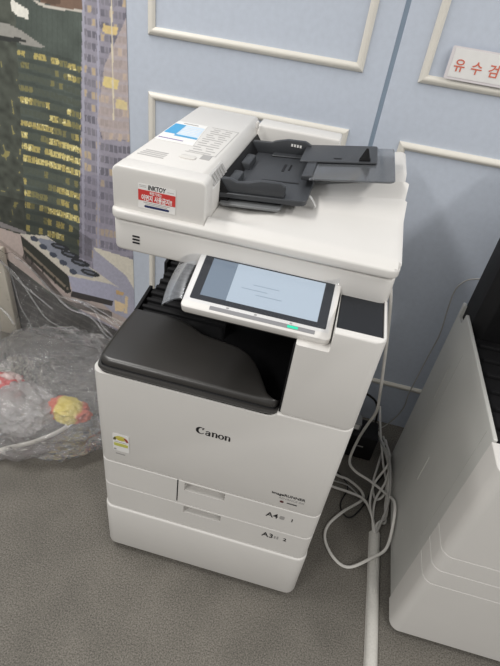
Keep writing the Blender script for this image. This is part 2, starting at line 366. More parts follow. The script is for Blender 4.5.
# ------------------------------------------------------------------ the printer
PW = .565
pr = empty('multifunction_printer', (PW / 2, .32, 0), 'white office multifunction printer with black output tray and tilted touch screen', 'printer')
fl_r = (.024, .024, .004, .004)
finish('castor', box(.05, .09, .05, .10, 0, .03, .006), BLACK, pr); finish('castor', box(.475, .515, .05, .10, 0, .03, .006), BLACK, pr)
finish('castor', box(.05, .09, .52, .57, 0, .03, .006), BLACK, pr); finish('castor', box(.475, .515, .52, .57, 0, .03, .006), BLACK, pr)
finish('pedestal', prism(rrect(-.003, PW + .003, -.004, .62, (.028, .028, .006, .006)), .026, .219, 'z', .006, 3), WHITE, pr)
def drawer(z0, z1, hx0, hx1, hz0, hz1, big):
    bm = prism(rrect(0, PW, 0, .10, (.024, .024, 0, 0)), z0, z1, 'z', .0015, 1)
    cut = prism([(-.01, hz0 + .002), (.0, hz0 + .002), (.030, hz0 - .004), (.034, hz1), (-.01, hz1 + .0)], hx0, hx1, 'x')
    bm = boolean(bm, [cut])
    d = finish('paper_drawer', bm, WHITE, pr, 30)
    hs = box(hx0 + .001, hx1 - .001, .0285, .0335, hz0 + .001, hz1 - .001)
    finish('drawer_handle', hs, mat('handle_recess', (.58, .565, .54), .5, .3), d)
    return d
d1 = drawer(.3205, .4165, .224, .328, .379, .4120, 1)
d2 = drawer(.2215, .3180, .225, .326, .283, .3120, 1)
finish('drawer_slit', box(.2050, .2078, -.0006, .004, .328, .416), INK, d1)
text('size_mark', 'A4', .026, FRONT(.436, .372, -.0004), INK, d1, bold=.0003); plate('size_icon', FRONT(.470, .374, -.0004), .012, .014, .0004, GREYINK, d1, .004)
text('size_mark', 'A3', .026, FRONT(.438, .281, -.0004), INK, d2, bold=.0003); plate('size_icon', FRONT(.470, .283, -.0004), .004, .012, .0004, GREYINK, d2); plate('size_icon', FRONT(.477, .283, -.0004), .004, .012, .0004, GREYINK, d2)
text('drawer_number', '1', .017, FRONT(.497, .375, -.0004), INK, d1, bold=.0004); text('drawer_number', '2', .017, FRONT(.494, .284, -.0004), INK, d2, bold=.0004)
# lower body behind the drawers and the front cover
finish('rear_body', box(.002, PW - .002, .098, .62, .2195, .684, .004), WHITE2, pr)
fcb = prism(rrect(0, PW, 0, .11, (.024, .024, 0, 0)), .419, .7295, 'z', .004, 3)
notch = [(-.05, .7155), (.388, .7155), (.3985, .7183), (.406, .724), (.4105, .735), (.4105, .80), (-.05, .80)]
fcb = boolean(fcb, [prism(notch, -.05, .20, 'y'), prism(rrect(.009, .4105, .0045, .2, (.026, .02, 0, 0)), .684, .80)])
fc = finish('front_cover', fcb, WHITE, pr, 30)
lg = text_mesh('Canon', .05, .0002, .0009); bpy.data.meshes.remove(lg)
def brand():
    # heavy serif lettering drawn as outlines
    def ring(cx, cz, rx, rz, ix, iz, a0=0, a1=360, n=28, shift=0.0):
        bm = bmesh.new(); o = []; q = []
        for k in range(n + 1):
            a = math.radians(a0 + (a1 - a0) * k / n)
            o.append(bm.verts.new((cx + rx * math.cos(a), cz + rz * math.sin(a), 0))); q.append(bm.verts.new((cx + shift + ix * math.cos(a), cz + iz * math.sin(a), 0)))
        for k in range(n): bm.faces.new((o[k], o[k + 1], q[k + 1], q[k]))
        return bm
    def quad(*p):
        bm = bmesh.new(); bm.faces.new([bm.verts.new((a, b, 0)) for a, b in p]); return bm
    L = []
    L.append(join(ring(.0125, .013, .0125, .0125, .0075, .0105, 52, 318, 28, .0022), quad((.0185, .0235), (.0228, .0245), (.0190, .0165), (.0165, .0180))))
    def stem(x, w=.0046, z1=.0165): return quad((x, .0), (x + w, .0), (x + w, z1), (x, z1))
    def serif(x): return quad((x - .0014, .0150), (x + .002, .0150), (x + .002, .0172), (x - .0014, .0165))
    def nlet(x): return join(stem(x), serif(x), ring(x + .0078, .0105, .0066, .0066, .0032, .0048, 0, 140), stem(x + .0098, .0046, .0110))
    L.append(join(stem(.0345, .0046, .0112), ring(.0325, .0110, .0066, .0060, .0032, .0044, 0, 160), ring(.0315, .0050, .0058, .0052, .0028, .0034)))
    L.append(nlet(.0435)); L.append(ring(.0675, .0083, .0082, .0085, .0038, .0068)); L.append(nlet(.0785 - .0008))
    return L
for b in brand():
    b.transform(Matrix.Diagonal((.86, .86, 1, 1))); b.transform(FRONT(.2415, .6075, -.0007)); geo = bmesh.ops.extrude_face_region(b, geom=b.faces[:]); bmesh.ops.translate(b, verts=[v for v in geo['geom'] if isinstance(v, bmesh.types.BMVert)], vec=(0, .0008, 0))
    finish('logo_letter', b, INK, fc, smooth=False)
text('model_mark', 'imageRUNNER', .0125, FRONT(.437, .468, -.0004), INK, fc, fit=.080, bold=.0002)
text('model_mark', 'ADVANCE DX', .0100, FRONT(.455, .456, -.0004), GREYINK, fc, fit=.062, bold=.0001)
plate('model_dot', FRONT(.460, .442, -.0006), .009, .007, .0006, mat('dark_red_dot', (.09, .02, .02), .5), fc, .003)
plate('model_bar', FRONT(.477, .444, -.0006), .024, .0028, .0005, INK, fc)
# energy label
el = plate('energy_label', FRONT(.040, .468, -.0008), .0415, .062, .0007, PAPER, fc, .003)
def arc(name, a0, a1, r0, r1, col):
    bm = bmesh.new(); o = []; q = []
    for k in range(9):
        a = math.radians(a0 + (a1 - a0) * k / 8); o.append(bm.verts.new((r1 * math.cos(a), r1 * math.sin(a) * .9, 0))); q.append(bm.verts.new((r0 * math.cos(a), r0 * math.sin(a) * .9, 0)))
    for k in range(8): bm.faces.new((o[k], o[k + 1], q[k + 1], q[k]))
    bm.transform(FRONT(.0608, .507, -.0019)); finish(name, bm, mat(name, col, .5), fc, smooth=False)
arc('label_arc', 140, 180, .013, .0195, (.10, .09, .03)); arc('label_arc', 55, 140, .013, .0195, (.62, .55, .10)); arc('label_arc', 0, 55, .013, .0195, (.35, .06, .04)); arc('label_disc', 20, 160, .002, .0125, (.58, .50, .06))
plate('label_band', FRONT(.043, .487, -.0016), .0355, .0105, .0004, mat('yellow_green_band', (.55, .55, .12), .5), fc, .002); plate('label_mark', FRONT(.042, .4715, -.0016), .006, .005, .0004, GREYINK, fc); plate('label_code', FRONT(.0455, .455, -.0008), .024, .0028, .0005, GREYINK, fc)
plate('label_text_line', FRONT(.0445, .501, -.0016), .030, .0016, .0004, GREYINK, fc)

# right column with the pad, white rear pillar, black inner walls
colb = prism(rrect(.4125, PW, 0, .145, (.006, .024, 0, 0)), .7312, .960, 'z', .005, 3)
colb = boolean(colb, [box(.474, .5585, .016, .20, .9525, .99), prism(rrect(.30, .4735, .914, 1.2, (.0, .004, 0, 0)), -.05, .3, 'y')])
cv = finish('column_cover', colb, WHITE, pr, 30)
finish('column_pad', prism(rrect(.4755, .5575, .0175, .137, (.002, .010, .002, .002)), .9520, .9570, 'z', .0012, 2), PAD, pr)
finish('rear_pillar', box(.436, PW - .002, .145, .62, .686, .945, .003), WHITE2, pr)
finish('inner_wall', prism([(.008, .690), (.62, .690), (.62, .940), (.20, .940), (.16, .905), (.008, .905)], .4085, .436, 'x', .002), BLACK, pr)
finish('inner_back_wall', box(.012, .4085, .475, .62, .690, .943, .003), BLACK, pr)
# output tray
def edge_y(x):
    P = [(0, .206), (.05, .208), (.09, .209), (.127, .204), (.150, .197), (.175, .183), (.196, .172), (.226, .166), (.264, .161), (.290, .155), (.312, .143), (.334, .119), (.350, .092), (.363, .066), (.378, .035), (.392, .024), (.41, .018)]
    for (a, b), (c, d) in zip(P, P[1:]):
        if a <= x <= c: return b + (d - b) * (x - a) / (c - a)
    return .018
def tray_z(x, y):
    e = edge_y(x); d = max(0.0, y - e)
    z = .733 - .030 * min(1, d / .04) * (1 if x > .2 else max(.25, (x - .05) / .15 if x > .05 else .25))
    z -= .012 * max(0, (x - .25) / .15) * min(1, d / .04)
    if y > .22 and x < .235: z = .733 + (y - .22) * .10 if x > .020 or y < .31 else .715
    return z
def tray_front(x, r=.028):
    y = .006
    if x < .010 + r: y += r - math.sqrt(max(0, r * r - (.010 + r - x) ** 2))
    if x > .409 - r * .8: y += r * .8 - math.sqrt(max(0, (r * .8) ** 2 - (x - .409 + r * .8) ** 2))
    return y
def tt(u, v):
    x = .010 + .399 * u; y0 = tray_front(x); y = y0 + (.476 - y0) * v; z = tray_z(x, y)
    if v == 0: z -= .006
    return (x, y, z)
def tb(u, v):
    x = .010 + .399 * u; y0 = tray_front(x) + .001; y = y0 + (.476 - y0) * v; return (x, y, .688)
tray = finish('output_tray', solid_grid(tt, tb, 60, 60), BLACK, pr, 50)
# glossy cover plate on the tray
def ct(u, v):
    x = .011 + .397 * u; y0 = tray_front(x) + .004; y1 = max(y0 + .004, edge_y(x)); y = y0 + (y1 - y0) * v
    z = .748 + .004 * math.sin(math.pi * min(1, v)) - .004 * max(0, u - .6)
    s = min(v * (y1 - y0), (1 - v) * (y1 - y0), (x - .011), (.408 - x))
    z -= .006 * max(0, 1 - s / .006) ** 2
    return (x, y, z)
def cb(u, v):
    x, y, z = ct(u, v); return (x, y, .7325)
finish('tray_cover', solid_grid(ct, cb, 64, 40), BLACKG, pr, 60)
lip = catmull([(.0105, .05, .7245), (.012, .022, .7245), (.030, .0065, .7245), (.10, .005, .7245), (.2, .005, .7245), (.3, .005, .7245), (.392, .0065, .7245), (.408, .020, .7245)], 5)
finish('tray_lip', tube(lip, .0045, 6, (1, 1.4)), BLACKG, pr)
for k in range(8):
    y = .232 + k * .027; z = .737 + .0030 * k
    pts = [(y - .005, .70), (y - .005, z + .004), (y + .003, z + .0065), (y + .007, z + .001), (y + .007, .70)]
    finish('tray_rib', prism(pts, .0195 if y < .31 or y > .40 else .0235, .235, 'x', .001, 1), BLACK, pr)
finish('tray_side_wall', prism([(.2, .70), (.2, .744), (.30, .757), (.305, .70)], .0105, .0195, 'x', .002), BLACK, pr)
finish('tray_side_wall', prism([(.40, .70), (.40, .770), (.47, .782), (.47, .70)], .0105, .0195, 'x', .002), BLACK, pr)
finish('tray_end_block', box(.0195, .235, .444, .476, .70, .782, .004), BLACK, pr)
finish('paper_stop', box(.205, .300, .34, .352, .70, .760, .004), BLACK, pr)

# scanner unit and the feeder above it
sc = finish('scanner_unit', prism(rrect(0, PW, .133, .655, (.02, .02, .012, .012)), .9445, 1.0105, 'z', .006, 3), WHITE, pr)
finish('scanner_gap', box(.008, PW - .008, .142, .65, 1.005, 1.018), mat('gap_grey', (.12, .118, .115), .6), pr)
for k in range(3): finish('vent_mark', box(.0440, .0590, .1318, .1345, .9660 + k * .0070, .9692 + k * .0070), INK, sc)
finish('feeder_base', prism(rrect(-.001, PW + .002, .126, .655, (.02, .022, .012, .012)), 1.0140, 1.034, 'z', .005, 3), WHITE, pr)
def saw(y, s):
    segs = [(.128, 1.0330), (.150, 1.0440), (.300, 1.0490 + .014 * s), (.345, 1.0560 + .034 * s), (.350, 1.0460 - .006 * s), (.405, 1.0580 + .050 * s), (.411, 1.0480 + .004 * s), (.50, 1.054 + .045 * s), (.655, 1.056 + .045 * s)]
    for (a, b), (c, d) in zip(segs, segs[1:]):
        if a <= y <= c: return b + (d - b) * (y - a) / (c - a)
    return segs[-1][1]
ys = sorted(set([.128, .133, .140, .150, .345, .350, .405, .411, .500, .655] + [.16 + .02 * k for k in range(25)]))
ys = [y for y in ys if y <= .655]
def pft(u, v):
    x = .190 + (PW + .002 - .190) * u; y = ys[round(v * (len(ys) - 1))]
    s = max(0, min(1, (x - .36) / .205)); z = saw(y, s)
    r = .022; e = x - (PW + .002 - r)
    if e > 0:
        off = r - math.sqrt(max(0, r * r - e * e)); y = max(y, .128 + off); z -= .006 * (e / r) ** 3
    if x < .30 and y > .16: z -= .010 * min(1, (.30 - x) / .05)
    return (x, y, z)
def pfb(u, v):
    x, y, z = pft(u, v); return (x, y, 1.030)
finish('eject_platform', solid_grid(pft, pfb, 60, len(ys) - 1), WHITE, pr, 28)
finish('feeder_rear_wall', box(.185, .398, .585, .652, 1.03, 1.117, .006, 3), WHITE, pr)
finish('hinge_pin', prism(rrect(.184, .191, .565, .572, .003), 1.11, 1.127, 'z', .001), WHITE2, pr)
prof = [(.003, 1.030), (.003, 1.104)] + [(.016 - .013 * math.cos(math.radians(a)), 1.104 + .013 * math.sin(math.radians(a))) for a in (30, 60, 90)] + [(.163, 1.117), (.169, 1.115), (.188, 1.088), (.1885, 1.030)]
prof_end = [(a - .0005, b + (.0005 if b > 1.05 else 0)) for a, b in prof[:-4]] + [(.176, 1.1175), (.183, 1.1155), (.188, 1.109), (.189, 1.030)]
fb = finish('feeder_cover', prism(prof, .172, .655, 'y', .004, 2, 55), WHITE, pr, 40)
finish('feeder_end_cap', prism(prof_end, .139, .186, 'y', .004, 3, 55), WHITE, fb, 40)
# feed throat
finish('feed_throat', prism([(.187, 1.045), (.187, 1.094), (.206, 1.068), (.208, 1.045)], .236, .585, 'y', .001), BLACK, pr)
for y in (.30, .42): finish('feed_roller', box(.194, .216, y - .035, y + .035, 1.056, 1.084, .005), DGREY, pr)
def doc_z(x): return 1.066 + (x - .185) * .092
def slab(xa, xb, ya, yb, t, r, zf, m, name, dz=0, bev=.0015):
    bm = prism(rrect(xa, xb, ya, yb, r, 5), 0, t, 'z', bev, 1)
    for v in bm.verts: v.co.z += zf(v.co.x) - t + dz
    return finish(name, bm, m, pr, 40)
slab(.187, .366, .235, .585, .011, (.002, .016, .004, .002), doc_z, DGREY, 'document_tray')
slab(.192, .318, .222, .300, .006, .01, doc_z, mat('smoke_grey', (.16, .165, .17), .3), 'tray_under_wing', -.017)
slab(.255, .336, .330, .336, .001, .0, doc_z, INK, 'tray_slot', .0008, 0); slab(.262, .268, .305, .336, .001, .0, doc_z, INK, 'tray_slot', .0008, 0)
slab(.286, .292, .400, .450, .001, .0, doc_z, INK, 'tray_slot', .0008, 0); slab(.300, .304, .41, .45, .001, 0, doc_z, BLACK, 'tray_slot', .0008, 0)
def guide(y0, y1, xs, name):
    bm = bmesh.new(); t = []
    pts = [(x, doc_z(x) + h) for x, h in xs] + [(xs[-1][0], doc_z(xs[-1][0])), (xs[0][0], doc_z(xs[0][0]))]
    return finish(name, prism(pts, y0, y1, 'y', .0015, 2), DGREY, pr, 30)
g1 = guide(.240, .254, [(.188, .027), (.206, .027), (.222, .021), (.245, .023), (.270, .029), (.310, .028), (.320, .022)], 'paper_guide')
g2 = guide(.522, .536, [(.190, .026), (.236, .026), (.245, .030), (.275, .036), (.318, .035), (.332, .028)], 'paper_guide')
slab(.244, .334, .500, .525, .004, (.004, .01, .002, .002), doc_z, DGREY, 'guide_foot', .004); slab(.188, .320, .252, .268, .004, (.002, .004, .004, .002), doc_z, DGREY, 'guide_foot', .004)
for k in range(4): finish('guide_mark', box(.285 + k * .007, .2895 + k * .007, .5212, .5225, doc_z(.29) + .022, doc_z(.29) + .028), PAPER, g2)
SMOKE = clear_mat('smoked_clear_plastic', (.20, .21, .225), .45, .15)
def ext_z(x): return 1.104 + (x - .36) * .165
slab(.356, .528, .308, .545, .004, (.004, .012, .010, .002), ext_z, SMOKE, 'tray_extension')
slab(.322, .488, .412, .543, .004, (.002, .004, .008, .002), ext_z, DGREY, 'tray_slider', .0055)
slab(.340, .362, .318, .420, .010, (.002, .004, .004, .002), ext_z, DGREY, 'tray_arm', .003)
fin = bmesh.new(); bmesh.ops.create_cone(fin, cap_ends=True, segments=4, radius1=.0125, radius2=.0022, depth=.026, matrix=Matrix.Translation((.462, .428, ext_z(.462) + .0185)) @ Matrix.Diagonal((1, .6, 1, 1)))
finish('paper_stopper', fin, BLACK, pr); slab(.450, .474, .420, .436, .003, .002, ext_z, BLACK, 'stopper_base', .0085, 0); slab(.395, .412, .432, .437, .001, 0, ext_z, INK, 'tray_slot', .0065, 0)
# curled offcut of protective film hanging under the tray
FILM = clear_mat('protective_film', (.75, .76, .78), .015, .06, 1.12)
def flap(u, v):
    a = u * 2.0
    return (.366 + .018 * u, .286 + .014 * v - .004 * u, 1.064 + .010 * math.cos(a) - .004 * u)
finish('film_tab', solid_grid(flap, lambda u, v: tuple(np.array(flap(u, v)) - (0, 0, .0004)), 10, 2), clear_mat('white_tab', (.85, .85, .83), .7, .15), pr)
# printed matter on the feeder
rl = plate('red_sticker', FRONT(.0555, 1.0435, .1382), .075, .0485, .0006, PAPER, fb, .002)
plate('sticker_red_band', FRONT(.0558, 1.0590, .1377), .0744, .0215, .0004, mat('sticker_red', (.60, .045, .04), .5), fb)
text('sticker_title', 'INKTOY', .0125, FRONT(.0755, 1.0825, .1376), INK, fb, fit=.036, bold=.0004, shear=.15)
text('sticker_line', '복합기에는', .0070, FRONT(.0790, 1.0735, .1372), PAPER, fb, fit=.024, bold=.0001)
text('sticker_line', '이면지 사용금지!!', .0125, FRONT(.0625, 1.0612, .1372), PAPER, fb, fit=.061, bold=.0004)
for z, a, b in ((1.0555, .066, .053), (1.0525, .070, .044)): plate('sticker_small_print', FRONT(a, z, .1377), b, .0012, .0003, GREYINK, fb)
for z, a, b in ((1.0885, .058, .014), (1.0858, .058, .014), (1.0845, .114, .013)): plate('sticker_small_print', FRONT(a, z, .1377), b, .0008, .0003, GREYINK, fb)
plate('sticker_blue_bar', FRONT(.068, 1.0462, .1377), .050, .0045, .0004, mat('navy_bar', (.012, .022, .10), .5), fb, .002)
zt = 1.1172
def topq(name, pts, m, z=zt, t=.0006):
    return finish(name, prism(pts, z, z + t), m, fb, smooth=False)
topq('white_leaflet', [(.012, .322), (.100, .322), (.085, .480), (.012, .480)], PAPER)
BLUE = mat('leaflet_blue', (.06, .36, .66), .45); LBLUE = mat('leaflet_pale_blue', (.62, .74, .86), .45)
topq('leaflet_blue_block', [(.014, .378), (.042, .378), (.040, .455), (.014, .455)], BLUE, zt + .0007, .0003)
topq('leaflet_pale_block', [(.043, .378), (.092, .378), (.085, .455), (.041, .455)], LBLUE, zt + .0007, .0003)
topq('leaflet_blue_edge', [(.041, .366), (.094, .366), (.093, .377), (.041, .377)], BLUE, zt + .0007, .0003)
topq('leaflet_violet_line', [(.016, .338), (.072, .338), (.072, .342), (.016, .342)], mat('violet_ink', (.18, .12, .35), .5), zt + .0007, .0003)
for k in range(5): topq('leaflet_text_line', [(.044, .390 + k * .012), (.084, .390 + k * .012), (.084, .393 + k * .012), (.044, .393 + k * .012)], PAPER, zt + .0011, .0003)
topq('leaflet_heading', [(.03, .465), (.066, .465), (.066, .470), (.03, .470)], GREYINK, zt + .0007, .0003)
# instruction print (thin grey lines)
LINE = mat('pale_grey_ink', (.47, .46, .45), .6, .3)
for k in range(12):
    y = .292 + k * .0155; n = 2 if k % 3 else 1
    for q in range(n):
        a = .101 + q * .028 + .004 * (k % 2); b = min(.158, a + (.024 if n == 2 else .048) - .004 * (k % 3)); topq('instruction_line', [(a, y), (b, y), (b, y + .0042), (a, y + .0042)], LINE, zt + .0001, .0003)
for a, b, c, d in ((.096, .162, .284, .2855), (.1605, .162, .284, .480), (.096, .162, .4785, .480)): topq('instruction_border', [(a, c), (b, c), (b, d), (a, d)], LINE, zt + .0001, .0003)
for k in range(4): topq('warning_line', [(.020 + .002 * k, .216 + k * .010), (.074 - .003 * (k % 2), .216 + k * .010), (.074, .2205 + k * .010), (.020 + .002 * k, .2205 + k * .010)], LINE, zt + .0001, .0003)
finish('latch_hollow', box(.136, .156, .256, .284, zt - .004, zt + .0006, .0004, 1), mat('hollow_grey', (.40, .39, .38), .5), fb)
finish('cover_latch', prism(rrect(.098, .130, .240, .262, .006), zt - .002, zt + .0022, 'z', .001), WHITE2, fb)
chm = frame_on((.1825, .195, 1.1125), (0, 1, 0), (-.0035, 0, .0045))
cs = frame_on((.1878, .185, 1.0895), (0, 1, 0), (-.576, 0, .818)); plate('size_sticker', cs, .105, .026, .0007, PAPER, fb)
for k in range(6): plate('sticker_print', frame_on((.1878 + .0004, .193 + .016 * k, 1.0925), (0, 1, 0), (-.576, 0, .818)), .011, .019, .0007, LINE, fb)

# control panel
cp_a = math.radians(21); CPM = frame_on((.1875, .0135, .9290), (1, .0, 0), (0, math.cos(cp_a), math.sin(cp_a)))
def cpart(name, bm, m, parent=pr, ang=35): bm.transform(CPM); return finish(name, bm, m, parent, ang)
PWD, PDP = .283, .138
cp = cpart('control_panel', prism(rrect(0, PWD, 0, PDP, .009, 5), -.020, 0, 'z', .003, 2), WHITE)
cpart('panel_underside', prism(rrect(.004, PWD - .004, .004, PDP - .004, .007, 4), -.028, -.0198), BLACK)
BEZ = mat('screen_glass_border', (.018, .021, .027), .12, .4); cpart('screen_border', prism(rrect(.012, PWD - .012, .022, PDP - .006, .003, 3), -.0005, .0006), BEZ, cp)
SCR = mat('lit_screen', (.10, .12, .14), .12, .6, emit=(.57, .66, .75), es=.60); SCR2 = mat('lit_screen_sidebar', (.08, .10, .12), .12, .6, emit=(.22, .28, .36), es=.45)
sx0, sx1, sy0, sy1 = .029, PWD - .030, .0335, PDP - .013
cpart('screen_page', prism([(sx0 + .050, sy0), (sx1, sy0), (sx1, sy1), (sx0 + .050, sy1)], .0003, .0009), SCR, cp); cpart('screen_sidebar', prism([(sx0, sy0), (sx0 + .0498, sy0), (sx0 + .0498, sy1), (sx0, sy1)], .0003, .0009), SCR2, cp)
for a, b in ((.10, .070), (.13, .060), (.12, .082)): cpart('screen_text_line', prism([(a, b), (a + .05, b), (a + .05, b + .0016), (a, b + .0016)], .0009, .0011), mat('screen_text', (.10, .12, .14), .3, emit=(.40, .50, .60), es=.45), cp)
cpart('button_bar', prism(rrect(.055, PWD - .030, .006, .0145, .001, 2), -.0005, .0005), SILVER, cp)
cpart('status_lamp', prism(rrect(.202, .222, .0075, .013, .001, 2), .0, .0008), mat('green_lamp', (.02, .45, .28), .4, emit=(.02, .55, .32), es=.45), cp)
for a in (.085, .138, .205): cpart('panel_icon', prism(rrect(a, a + .005, .0162, .0195, .001, 2), 0, .0006), GREYINK, cp)
def film(u, v):
    x = -.040 + (PWD + .034) * u; y = .014 + (PDP - .012) * v; z = .0022 + .0008 * math.sin(9 * u + 4 * v)
    if x < .004: d = .004 - x; z -= 13 * d * d * (1 - .30 * v); y -= .25 * d
    if u > .85 and v > .5: z += .030 * ((u - .85) / .15) ** 2 * (v - .5)
    return (x, y, z)
def overhang(u, v):
    x, y, z = film(.002 + .125 * u, .02 + .74 * v); return (x - .004 * math.sin(3 * v), y, z + .0006)
cpart('film_overhang', solid_grid(overhang, lambda u, v: tuple(np.array(overhang(u, v)) - (0, 0, .0003)), 12, 12), clear_mat('hazy_film', (.62, .64, .67), .09, .25, 1.2), cp)
cpart('screen_film', solid_grid(film, lambda u, v: tuple(np.array(film(u, v)) - (0, 0, .0003)), 40, 12), FILM, cp)
finish('panel_arm', box(.28, .40, .10, .145, .915, .947, .004), BLACK, pr)

# ------------------------------------------------------------------ second machine on the right
STRIP = mat('panel_strip_grey', (.58, .58, .55), .4)
mc = empty('office_copier', (1.13, .3, 0), 'grey-white office copier with black tray interior, cut off by the right edge', 'copier')
X0 = .847; X1 = 1.415
sp = boolean(box(X0, X0 + .009, .075, .606, .030, .738, .0015, 1), [prism([(.545, .703), (.552, .700), (.585, .70), (.590, .76), (.535, .76)], X0 - .02, X0 + .03, 'x')])
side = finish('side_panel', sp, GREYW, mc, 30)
finish('panel_strip', box(X0 - .0012, X0 + .001, .300, .309, .30, .40, .0004, 1), STRIP, side); finish('panel_strip', box(X0 - .0012, X0 + .001, .472, .476, .47, .60, .0004, 1), STRIP, side)
finish('panel_seam', box(X0 - .0004, X0 + .001, .4265, .4275, .05, .68), mat('seam_grey', (.45, .45, .43), .5), side); finish('panel_seam', box(X0 - .0004, X0 + .001, .1145, .1155, .30, .72), mat('seam_grey', (.45, .45, .43), .5), side)
for y, z in ((.30, .30), (.33, .20), (.44, .16), (.40, .52), (.22, .15), (.50, .42)):
    finish('panel_screw', prism([(y + .003 * math.cos(k * math.pi / 4), z + .003 * math.sin(k * math.pi / 4)) for k in range(8)], X0 - .001, X0 + .001, 'x'), WHITE2, side)
zs = [.022, .302, .366, .430, .733]
for k in range(4):
    nm = ('base_cover', 'paper_drawer', 'paper_drawer', 'front_cover')[k]
    finish(nm, prism(rrect(X0 - .002, X1 + .002, -.012, .0735, (.026, .026, 0, 0), 8), zs[k] + .0006, zs[k + 1] - .0006, 'z', .0012, 1), WHITE, mc)
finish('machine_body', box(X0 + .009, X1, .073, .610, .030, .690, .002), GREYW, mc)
finish('copier_output_tray', box(X0 + .0095, X1 - .15, .0745, .520, .690, .712, .002), BLACK, mc)
for k in range(6): finish('tray_rib', box(X0 + .03, X1 - .2, .13 + k * .06, .138 + k * .06, .711, .722, .002), BLACK, mc)
finish('inner_back_wall', prism([(X0 + .010, .500), (X0 + .040, .470), (X1, .470), (X1, .600), (X0 + .010, .600)], .690, .985, 'z', .003), BLACK, mc)
finish('right_pillar', box(X1 - .15, X1, .0745, .47, .690, .955, .004), WHITE2, mc)
finish('copier_scanner', prism(rrect(X0 + .02, X1, .133, .655, .02), .986, 1.05, 'z', .005), WHITE2, mc); finish('copier_feeder', prism(rrect(X0 + .02, X1, .135, .655, .02), 1.052, 1.13, 'z', .01), WHITE2, mc)
for x in (X0 + .07, X1 - .07):
    for y in (.06, .55): finish('castor', box(x - .02, x + .02, y - .02, y + .02, 0, .03, .005), BLACK, mc)

# ------------------------------------------------------------------ cable duct, cables, power supply
du = empty('cable_duct', (.80, -.1, 0), 'worn white half-round cable duct lying on the carpet between the machines', 'cable duct')
def hround(r, h, n=12): return [(-r, 0)] + [(-r * math.cos(math.pi * k / n), .003 + (h - .003) * math.sin(math.pi * k / n)) for k in range(n + 1)] + [(r, 0)]
dm = mat('scuffed_white_duct', (.60, .585, .545), .5, .4, var=.07, vscale=160, detail=8)
finish('duct_cover', prism([(.802 + a, b) for a, b in hround(.0178, .020)], -.62, .282, 'y', .0006, 1), dm, du)
finish('duct_base', box(.7835, .8205, -.62, .281, 0, .003), WHITE2, du)
def cable(pts, r, m, label, name='cable', group=None, n=8):
    o = finish(name, tube(catmull(pts, n), r, 8), m); return tag(o, label, 'cable', group)
cable([(.585, .60, .90), (.600, .56, .82), (.624, .50, .778), (.653, .50, .655), (.678, .50, .527), (.700, .50, .406), (.712, .51, .323), (.705, .53, .23), (.700, .552, .13), (.689, .512, .06), (.708, .468, .06), (.770, .452, .045), (.822, .418, .047), (.834, .335, .115), (.834, .268, .10), (.832, .22, .035), (.789, .179, .025), (.725, .14, .006), (.677, .155, .006), (.643, .207, .006), (.647, .262, .006), (.692, .328, .006), (.752, .392, .007), (.749, .426, .010), (.703, .463, .006), (.655, .473, .006), (.60, .52, .006), (.585, .62, .006)],
      .0048, CABLE, 'thick white cable hanging beside the printer and looping over the duct', 'power_cable')
cable([(.575, .43, .006), (.648, .415, .008), (.702, .403, .018), (.756, .389, .020), (.785, .348, .012), (.798, .303, .010), (.800, .275, .012)], .0045, CABLE, 'white cable running from under the printer into the duct mouth')
cable([(.575, .47, .005), (.64, .445, .005), (.70, .440, .005), (.745, .405, .006), (.765, .385, .007)], .0028, CABLEG, 'thin grey cable end lying under the white loop beside the printer', 'data_cable')
bun = [([(.800, .272, .010), (.806, .31, .016), (.834, .345, .022), (.832, .42, .05), (.832, .50, .06), (.822, .60, .05), (.800, .72, .02)], CABLE, 'outermost white cable of the bundle rising from the duct'),
       ([(.805, .272, .012), (.812, .32, .008), (.835, .33, .008), (.834, .39, .010), (.836, .47, .020), (.815, .56, .040), (.790, .66, .09), (.775, .75, .13)], CABLE, 'white cable of the bundle climbing to the wall behind the adapter'),
       ([(.796, .272, .010), (.792, .33, .012), (.797, .40, .020), (.822, .46, .05), (.832, .53, .07), (.836, .62, .03), (.835, .70, .006)], CABLE, 'white cable forming the inner loop of the bundle by the copier'),
       ([(.803, .272, .016), (.815, .31, .03), (.826, .36, .07), (.826, .44, .10), (.818, .54, .10), (.795, .60, .09), (.795, .66, .05)], CABLEG, 'greyish cable bent over the top of the cable bundle'),
       ([(.832, .70, .008), (.806, .57, .020), (.788, .47, .014), (.800, .41, .010), (.828, .435, .030), (.830, .54, .055), (.803, .68, .030)], CABLE, 'white cable curled back on itself beside the black adapter'),
       ([(.799, .272, .016), (.790, .315, .020), (.777, .375, .026), (.786, .45, .040), (.818, .505, .085), (.832, .58, .065), (.822, .71, .012)], CABLE, 'white cable bowed out towards the printer from the duct bundle')]
for p, m, lb in bun: cable(p, .0041, m, lb, group='cables bundled between the machines')
cable([(.575, .52, .004), (.64, .50, .004), (.70, .44, .004), (.683, .368, .004), (.686, .335, .004), (.706, .313, .004), (.730, .326, .004), (.765, .386, .0035), (.794, .467, .0035), (.826, .528, .004), (.836, .58, .006), (.834, .70, .006)], .0024, CABLEB, 'thin black cable curled on the carpet between the machines')
cable([(.660, .74, .13), (.690, .74, .180), (.723, .74, .178), (.757, .74, .147), (.777, .74, .075), (.782, .735, .012), (.80, .70, .006)], .0045, CABLEB, 'thick black cable arching against the wall above the adapter', 'power_cable')
cable([(.935, .775, .742), (.926, .785, .734), (.889, .790, .717), (.867, .792, .676), (.870, .792, .597), (.881, .792, .492), (.876, .792, .384), (.866, .775, .28), (.862, .770, .205), (.868, .775, .135), (.857, .78, .067), (.826, .77, .010), (.79, .74, .006)], .0022, CABLEG, 'thin grey cable drooping down the blue wall behind the copier', 'data_cable')
ad = empty('power_adapter', (.712, .632, 0), 'black power adapter box standing by the wall among the cables', 'adapter')
